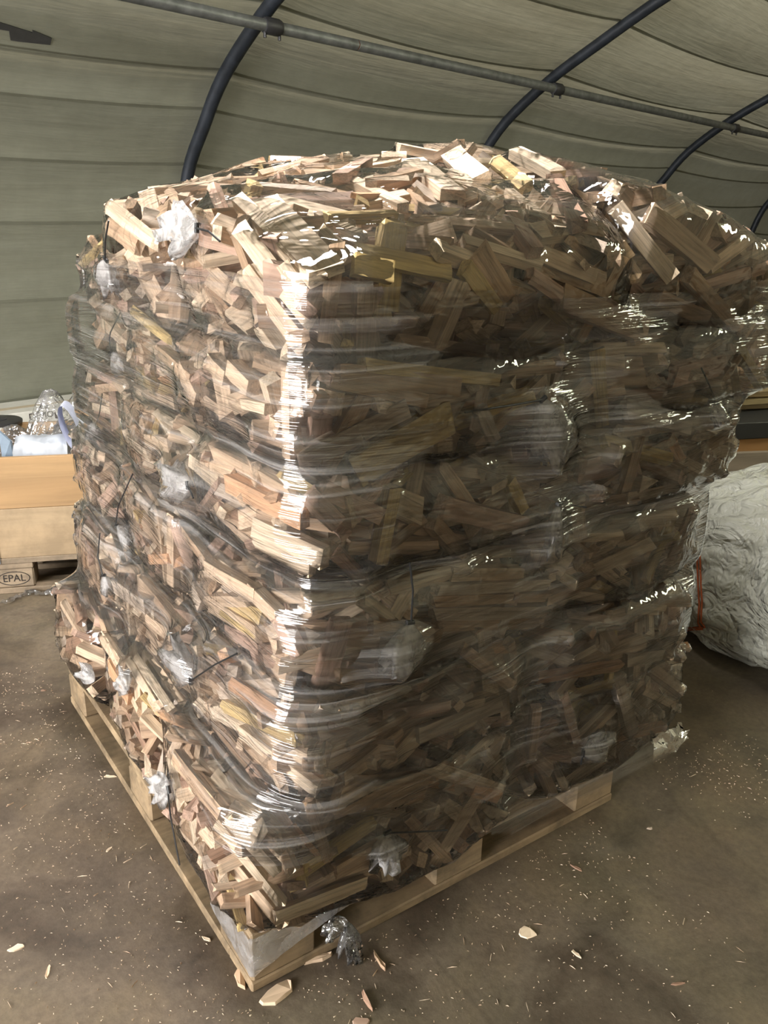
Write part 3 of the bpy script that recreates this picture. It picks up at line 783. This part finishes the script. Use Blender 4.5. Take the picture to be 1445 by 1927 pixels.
ov = MB(); ov.tube([(.072+.056*math.cos(a), .0030, .060+.027*math.sin(a)) for a in np.linspace(0, 2*PI, 33)], .0016, 6, False)
ov.build('oval_stamp', M_ink, ep, True)
cb = thing('collar_box', O+EZ*.1445, brz, label='open wooden box of two stacked pallet collars beside the tarpaulin wall', cat='wooden box')
for lv in (0, 1):
    z0 = lv*.196; mt = (M_collar_b, M_collar_a)[lv]; hgt = .195
    for (lo, hi) in (((0, 0, z0), (1.2, .022, z0+hgt)), ((0, .578, z0), (1.2, .6, z0+hgt)), ((0, .023, z0), (.022, .577, z0+hgt)), ((1.178, .023, z0), (1.2, .577, z0+hgt))):
        MB().box(lo, hi, .002).build('collar_board', mt, cb)
M_zinc = mat_plain('zinc_plate', (.36, .40, .44), .42, .8, .1, .15, 40)
for lv in (0,):
    hg = MB().box((-.003, -.004, -.02), (.034, -.0005, .165), .001).build('corner_hinge', M_zinc, cb)
    for zz in (.02, .06, .10, .14):
        MB().tube([(.018, -.003, zz), (.018, -.0075, zz)], .005, 8).build('rivet', M_zinc, hg, True)
    MB().box((-.003, -.006, .196), (.020, -.0005, .36), .001).build('corner_hinge', M_zinc, cb)
# things thrown into the box
def crumple(P0, size, peaks, seed, n=(54, 38)):
    """heap of crumpled sheet: height from a few peaks, broken up by sharp folds"""
    r = np.random.default_rng(seed); u = np.linspace(0, 1, n[0]); v = np.linspace(0, 1, n[1]); Ug, Vg = np.meshgrid(u, v, indexing='ij')
    H = np.zeros_like(Ug)
    for pu, pv, ph, pw in peaks: H = np.maximum(H, ph*np.exp(-((Ug-pu)/pw)**2-((Vg-pv)/(pw*1.6))**2))
    fold = np.zeros_like(Ug)
    for k in range(16):
        a = r.uniform(0, PI); fr = r.uniform(5, 26); fold += np.abs(np.sin(fr*(Ug*math.cos(a)+Vg*math.sin(a)*.7)+r.uniform(0, 6)))/fr**.75
    fold -= fold.mean(); H = H+fold*.085
    X = Ug*size[0]+fold*.06*r.uniform(-1, 1)+r.normal(0, .003, Ug.shape); Y = Vg*size[1]+fold*.05+r.normal(0, .003, Ug.shape)
    return np.stack([X, Y, np.maximum(H, .004)], -1).reshape(-1, 3), grid_faces(*n)
v, f = crumple(None, (.95, .36), [(.20, .35, .25, .10), (.03, .35, .10, .12), (.34, .5, .24, .14), (.75, .5, .2, .2)], 4)
th_ = thing('plastic_sheet', bx(-.0, .17, .475), brz, label='crumpled clear plastic sheeting heaped in the wooden collar box', cat='plastic sheet')
mesh_obj('sheet', v+np.array([.03, 0, 0]), f, M_loose, th_, False)
# filling that carries the heap
v, f = crumple(None, (1.13, .53), [(.5, .5, .05, .5)], 9, (30, 20))
mesh_obj('packing_waste', [O+EX*(p_[0]+.03)+EY*(p_[1]+.035)+EZ*(p_[2]+.40) for p_ in v], f, mat_plain('waste', (.30, .29, .28), .7), None, False, kind='stuff', label='loose packing waste filling the wooden collar box', cat='packing waste')
M_paper = mat_plain('white_wrap', (.43, .46, .51), .35, 0, .3, .06, 22)
rows = []
for a in np.linspace(0, 1, 8):
    rows.append([bx(.115+.19*a, .045+.012*math.sin(5*a), .50), bx(.118+.19*a, .05+.012*math.sin(7*a), .565+.01*math.sin(4*a)), bx(.12+.185*a, .10, .588+.008*math.sin(9*a)), bx(.125+.18*a, .20, .57)])
sheet('white_wrapper', rows, M_paper, None, np.zeros(3), .0018, (1, 1), 3, label='folded white wrapper lying at the front edge of the collar box', cat='wrapper')
M_card = mat_plain('blue_grey_card', (.16, .21, .27), .5)
b = MB(); b.add([bx(.075, .06, .50), bx(.115, .06, .50), bx(.112, .05, .585), bx(.068, .09, .617), bx(.080, .065, .50), bx(.120, .066, .50), bx(.117, .056, .585), bx(.073, .096, .617)],
                [(0, 1, 2, 3), (7, 6, 5, 4), (0, 4, 5, 1), (1, 5, 6, 2), (2, 6, 7, 3), (3, 7, 4, 0)])
b.build('card_flap', M_card, label='blue-grey card flap sticking up in the collar box', cat='card')
rows = []
for k, a in enumerate(np.linspace(-.5, 2*PI-.9, 22)):
    cx, cz = .318, .625; q = (.030*math.cos(a)*(1 if math.cos(a) > 0 else .9)+.02*math.sin(a)*-.9, .085*math.sin(a))
    rows.append([bx(cx+q[0], .05, cz+q[1]), bx(cx+q[0]+.008, .125, cz+q[1]+.006)])
sheet('paper_loop', rows, mat_plain('lilac_paper', (.52, .55, .70), .6), None, np.zeros(3), .0004, (1, 1), 2, label='curled strip of lilac-backed paper standing in the collar box', cat='paper strip')
# black disc lying on the rim of the box
sp = at_floor(-2, 797, .5375)
st = thing('round_lid', sp, label='flat black round lid resting on the rim of the wooden collar box', cat='lid')
MB().tube([(0, 0, .0005), (0, 0, .004), (0, 0, .014), (0, 0, .018)], [.088, .094, .094, .088], 32).build('disc', mat_plain('black_plastic', (.03, .03, .03), .4), st, True)
MB().tube([(0, 0, .018), (0, 0, .021), (0, 0, .0215)], [.034, .034, .028], 24).build('hub', M_bolt, st, True)
# white carton with black lettering against the wall rail
M_white = mat_plain('white_carton', (.62, .61, .56), .6, 0, .1, .06)
cz = thing('white_carton', tun(1.25, 4.25, 0), TAZ, label='white carton with black capital letters standing by the wall rail', cat='carton')
MB().box((0, 0, 0), (.95, .30, .426), .004).build('carton_body', M_white, cz)
MB().box((-.002, .10, .4262), (.952, .15, .4275), .001).build('carton_tape', mat_plain('tape', (.5, .42, .3), .5), cz)
text('DEMO', .046, (.50, -.001, .396), (PI/2, 0, 0), M_ink, cz)

# ------------------------------------------------------------------ white bulk bag and timber beyond the stack
def mat_bulk():
    t = NT('white_woven_bag'); v = t.coord('Object')
    a = t.noise(v, 3.2, 6, .6, .6)
    b_ = t.math('ABSOLUTE', t.math('SUBTRACT', t.noise(v, 5.5, 3, .5, 1.4), .5)); c_ = t.math('ABSOLUTE', t.math('SUBTRACT', t.noise(v, 15.0, 3, .5, 1.0), .5))
    col = t.ramp(a, [(.3, (.40, .40, .34)), (.52, (.54, .55, .49)), (.7, (.64, .65, .60))])
    nm = t.bump(b_, .8, .10); nm = t.bump(c_, .7, .035, nm)
    return t.surf(t.princ(col, .36, nm))
M_bulk = mat_bulk()
BC = np.array([2.32, .255, 0.0]); BH = np.array([.52, .52, .292])
rb = np.random.default_rng(21); nu, nv = 120, 64; v = []
FQ = [(rb.uniform(0, PI), rb.uniform(5, 30), rb.uniform(0, 6), rb.uniform(-1, 1)) for _ in range(26)]
for i in range(nu):
    th = 2*PI*i/nu
    for j in range(nv):
        ph = -PI/2+PI*j/(nv-1); q = np.array([math.cos(th)*math.cos(ph), math.sin(th)*math.cos(ph), math.sin(ph)]); q = np.sign(q)*np.abs(q)**.74
        w_ = sum(np.abs(math.sin(fr*(th*math.cos(a)*.6+ph*math.sin(a)+.25*tw*math.sin(2*th))+p0))/fr**.8 for a, fr, p0, tw in FQ)
        k = 1+.075*(w_-2.2)+.05*math.sin(2*th+1)+.03*math.sin(3*ph+th)
        P = q*BH*k; P[2] = max(P[2]+BH[2]-.012, .0)
        v.append(P)
bb = thing('bulk_bag', BC, label='large white woven bulk bag lying full on the floor behind the stack', cat='bulk bag')
mesh_obj('bag_body', v, grid_faces(nu, nv, True), M_bulk, bb, True)
bvb = BVHTree.FromPolygons([tuple(q+BC) for q in v], grid_faces(nu, nv, True))
M_or = mat_plain('orange_thread', (.42, .10, .03), .7)
def on_bulk(x, y, off=.004):
    h_ = bvb.ray_cast(Vector(CAM), Vector(ray(x, y)))
    return np.array(h_[0]+h_[1]*off*(1 if h_[1].dot(Vector(ray(x, y))) < 0 else -1)) if h_[0] is not None else None
for dx, dy in ((0, 0), (-5, 4)):
    pts = []
    for (xa, ya), (xb, yb) in zip([(1270, 984), (1303, 976), (1316, 1002), (1322, 1130), (1320, 1168), (1328, 1180)], [(1303, 976), (1316, 1002), (1322, 1130), (1320, 1168), (1328, 1180), (1240, 1184)]):
        for t in np.linspace(0, 1, 10)[:-1]:
            q = on_bulk(xa+(xb-xa)*t+dx, ya+(yb-ya)*t+dy*(1 if yb > 1000 else 1))
            if q is not None: pts.append(q-BC)
    if len(pts) > 3: MB().tube(pts, .0030, 5).build('stitch_line', M_or, bb, True, label='orange double stitching')
# lifting loop knot in orange
q = on_bulk(1243, 1172)
if q is not None: MB().tube([q-BC+np.array([0, 0, .02]), q-BC+np.array([-.01, -.015, 0]), q-BC+np.array([0, 0, -.02])], .011, 8).build('lifting_loop', M_or, bb, True)

M_ply = mat_wood('plywood', 'plain', (.40, .22, .085), gscale=(2, 18, 18), contrast=.6)
M_blk = mat_plain('black_edge', (.012, .012, .012), .6)
cr = thing('plywood_crate', (2.98, .98, 0), -.35, label='brown plywood crate with black top edge behind the white bulk bag', cat='crate')
MB().box((-.42, -.30, 0), (.42, -.278, .56), .002).build('crate_side', M_ply, cr); MB().box((-.42, .278, 0), (.42, .30, .56), .002).build('crate_side', M_ply, cr)
MB().box((-.42, -.277, 0), (-.398, .277, .56), .002).build('crate_side', M_ply, cr); MB().box((.398, -.277, 0), (.42, .277, .56), .002).build('crate_side', M_ply, cr)
MB().box((-.43, -.31, .561), (.43, .31, .63), .003).build('crate_lid', M_blk, cr)
pk = [('pale sawn plank on the crate, lowest of the pile', .632, 0.02, -.02), ('pale sawn plank on the crate, second of the pile', .660, -.05, .05), ('pale sawn plank on the crate, third of the pile', .688, .03, -.06), ('pale sawn plank on the crate, top of the pile', .716, -.02, .10)]
for k, (lb, z, dx, a) in enumerate(pk):
    o = thing('sawn_plank', (2.98+dx, .95, z), -.30+a, label=lb, cat='plank', group='planks piled on the crate')
    MB().box((-.50, -.06-.01*k, 0), (.55, .05, .024), .002).build('board', mat_wood('plank_wood_%d' % k, 'plain', [(.50, .40, .24), (.42, .34, .2), (.55, .44, .27), (.46, .36, .22)][k], gscale=(2, 30, 30)), o)
lg = thing('split_log', (2.98, 1.0, .742), -.15, label='split log lying across the planks on the crate', cat='log')
MB().tube([(-.40, 0, .05), (-.39, 0, .05), (0, .01, .055), (.5, .0, .05)], [.035, .045, .05, .042], 10).build('log_body', mat_wood('log_wood', 'plain', (.40, .27, .17), gscale=(2, 20, 20)), lg, True)
gb = thing('grey_board', (2.50, .70, 0), -.42, label='weathered grey board with a metal corner leaning behind the bulk bag', cat='board')
MB().box((-.25, -.02, .0), (.28, .005, .545), .002).build('board', mat_wood('grey_wood', 'plain', (.20, .165, .125), gscale=(2, 25, 25)), gb)
MB().box((.22, -.024, .49), (.284, -.0205, .55), .001).build('metal_corner', M_zinc, gb)

# ------------------------------------------------------------------ litter on the floor
fx = thing('film_strip', at_floor(60, 1124), label='thin strip of clear film lying on the floor before the stamped pallet', cat='plastic strip')
o0 = at_floor(60, 1124); rows = []
for t in np.linspace(0, 1, 18):
    q = at_floor(0+135*t, 1138-22*math.sin(min(1, t*1.4)*PI/2)+3*math.sin(t*12)); rows.append([q+np.array([0, -.018, .004+.006*abs(math.sin(t*17))]), q+np.array([0, 0, .012+.01*abs(math.sin(t*11))]), q+np.array([0, .02, .004])])
sheet('strip', rows, M_loose, fx, o0, .003, (1, 1), 2)
CH = [ # centre px, length cm, width cm, angle deg, colour, words
 (992,1757,4.0,3.4,20,PALE,'square pale wood chip lying alone in the shadow before the pallet'),
 (522,1868,8.0,4.0,40,CREAM,'large torn pale wood chip just off the near pallet corner'),
 (452,1846,5.0,2.4,115,TAN,'tan-brown wood wedge tucked under the near pallet corner'),
 (205,1462,3.6,1.0,0,PALE,'thin pale splinter beside the bright side of the pallet'),
 (32,1785,3.6,1.6,30,PALE,'pale chip on the floor at the picture edge below the pallet side'),
 (90,1830,4.0,.9,100,CREAM,'slim pale splinter on the floor near the lower picture corner'),
 (600,1805,7.0,1.6,25,CREAM,'pale sliver half under the front of the pallet'),
 (715,1812,5.5,.8,120,TAN,'narrow tan stick on the floor under the hanging film end'),
 (690,1885,5.0,.8,115,BROWN,'dark narrow twig on the floor before the pallet'),
 (680,1924,4.0,2.6,10,PINK,'pinkish wood piece cut by the lower picture edge'),
 (82,1300,1.6,1.0,10,BROWN,'small brown chip on the floor left of the far pallet end'),
 (1083,1795,2.6,1.0,130,PALE,'small pale chip right of the square chip'),
 (1085,1635,4.0,.8,140,BROWN,'dark splinter on the floor in front of the pallet middle'),
 (1275,1852,3.0,.7,5,BROWN,'short dark splinter on the bare floor'),
 (1222,1560,1.6,.8,0,GREY,'grey chip on the floor beyond the pallet end'),
 (205,1600,2.4,.7,60,PALE,'pale splinter in the middle of the bare floor beside the pallet'),
 (388,1768,2.8,.7,150,PALE,'pale splinter on the floor close to the near pallet corner'),
]
for (x, y, l, wd, ang, col, lb) in CH:
    q = at_floor(x, y); me = bpy.data.meshes.new('wood_chip'); r = random.Random(int(x+y)); bm = bmesh.new()
    na = 9; ring = [(.5*math.cos(2*PI*k/na)*r.uniform(.72, 1.12), .5*math.sin(2*PI*k/na)*r.uniform(.55, 1.2)) for k in range(na)]; th_ = .0025 if l < 5 else .006
    lo_ = [bm.verts.new((a*l*.01*r.uniform(.8, 1.1), b_*wd*.01*r.uniform(.8, 1.15), .0005)) for a, b_ in ring]
    hi_ = [bm.verts.new((p_.co.x*.93, p_.co.y*.9, th_*r.uniform(.7, 1.6))) for p_ in lo_]
    bm.faces.new(lo_[::-1]); bm.faces.new(hi_)
    for i in range(na): bm.faces.new((lo_[i], lo_[(i+1) % na], hi_[(i+1) % na], hi_[i]))
    bm.to_mesh(me); bm.free(); me.materials.append(M_stick)
    o = bpy.data.objects.new('wood_chip', me); link(o); o.location = Vector((q[0], q[1], 0.0)); o.rotation_euler = (0, 0, math.radians(ang)+YAW-PI/2); o.color = tuple(col)+(1,)
    props(o, lb, 'wood chip', 'wood chips on the floor')
# sawdust and shavings, far too many to count
vs, fs, ct = [], [], []
def shav(x, y, l, wd):
    a = rg.uniform(0, PI); c, s_ = math.cos(a), math.sin(a); k = len(vs); z = rg.uniform(.0006, .003)
    for (u_, v_, zz) in ((-l, -wd, .0004), (l, -wd*.6, .0004), (l, wd*.7, z*.6), (-l, wd, z), (0, 0, z+wd*.8)):
        vs.append((x+u_*c-v_*s_, y+u_*s_+v_*c, zz))
    for t in ((0, 1, 4), (1, 2, 4), (2, 3, 4), (3, 0, 4)): fs.append((k+t[0], k+t[1], k+t[2]))
    ct.extend([rg.choice((PALE, PALE, CREAM, TAN))]*4)
def put(n, f_):
    m = 0
    while m < n:
        x, y = f_()
        if -.02 < x < 1.02 and -.02 < y < 1.22: continue
        big_ = rg.random() < .05; shav(x, y, rg.uniform(.004, .011) if big_ else rg.uniform(.0007, .0030), rg.uniform(.0004, .0009)); m += 1
put(2300, lambda: (-abs(rg.gauss(0, .30))-.02, rg.uniform(-.9, 1.5)))
put(1000, lambda: (rg.uniform(-.5, .9), -abs(rg.gauss(0, .28))-.02))
put(450, lambda: (rg.uniform(-1.0, 2.6), rg.uniform(-1.0, 2.2)))
put(160, lambda: (rg.gauss(1.35, .10), rg.gauss(-.05, .05)))
put(220, lambda: (rg.gauss(1.5, .14), rg.gauss(-.18, .04)))
M_shav = NT('wood_shavings'); M_shav = M_shav.surf(M_shav.princ(M_shav.n('ShaderNodeAttribute', attribute_name='tint').outputs[0], .7))
o = mesh_obj('wood_shavings', vs, fs, M_shav, kind='stuff', label='fine pale wood shavings and sawdust scattered over the concrete', cat='wood shavings')
at = o.data.attributes.new('tint', 'FLOAT_COLOR', 'FACE'); at.data.foreach_set('color', np.array([tuple(c)+(1,) for c in ct], np.float32).ravel())
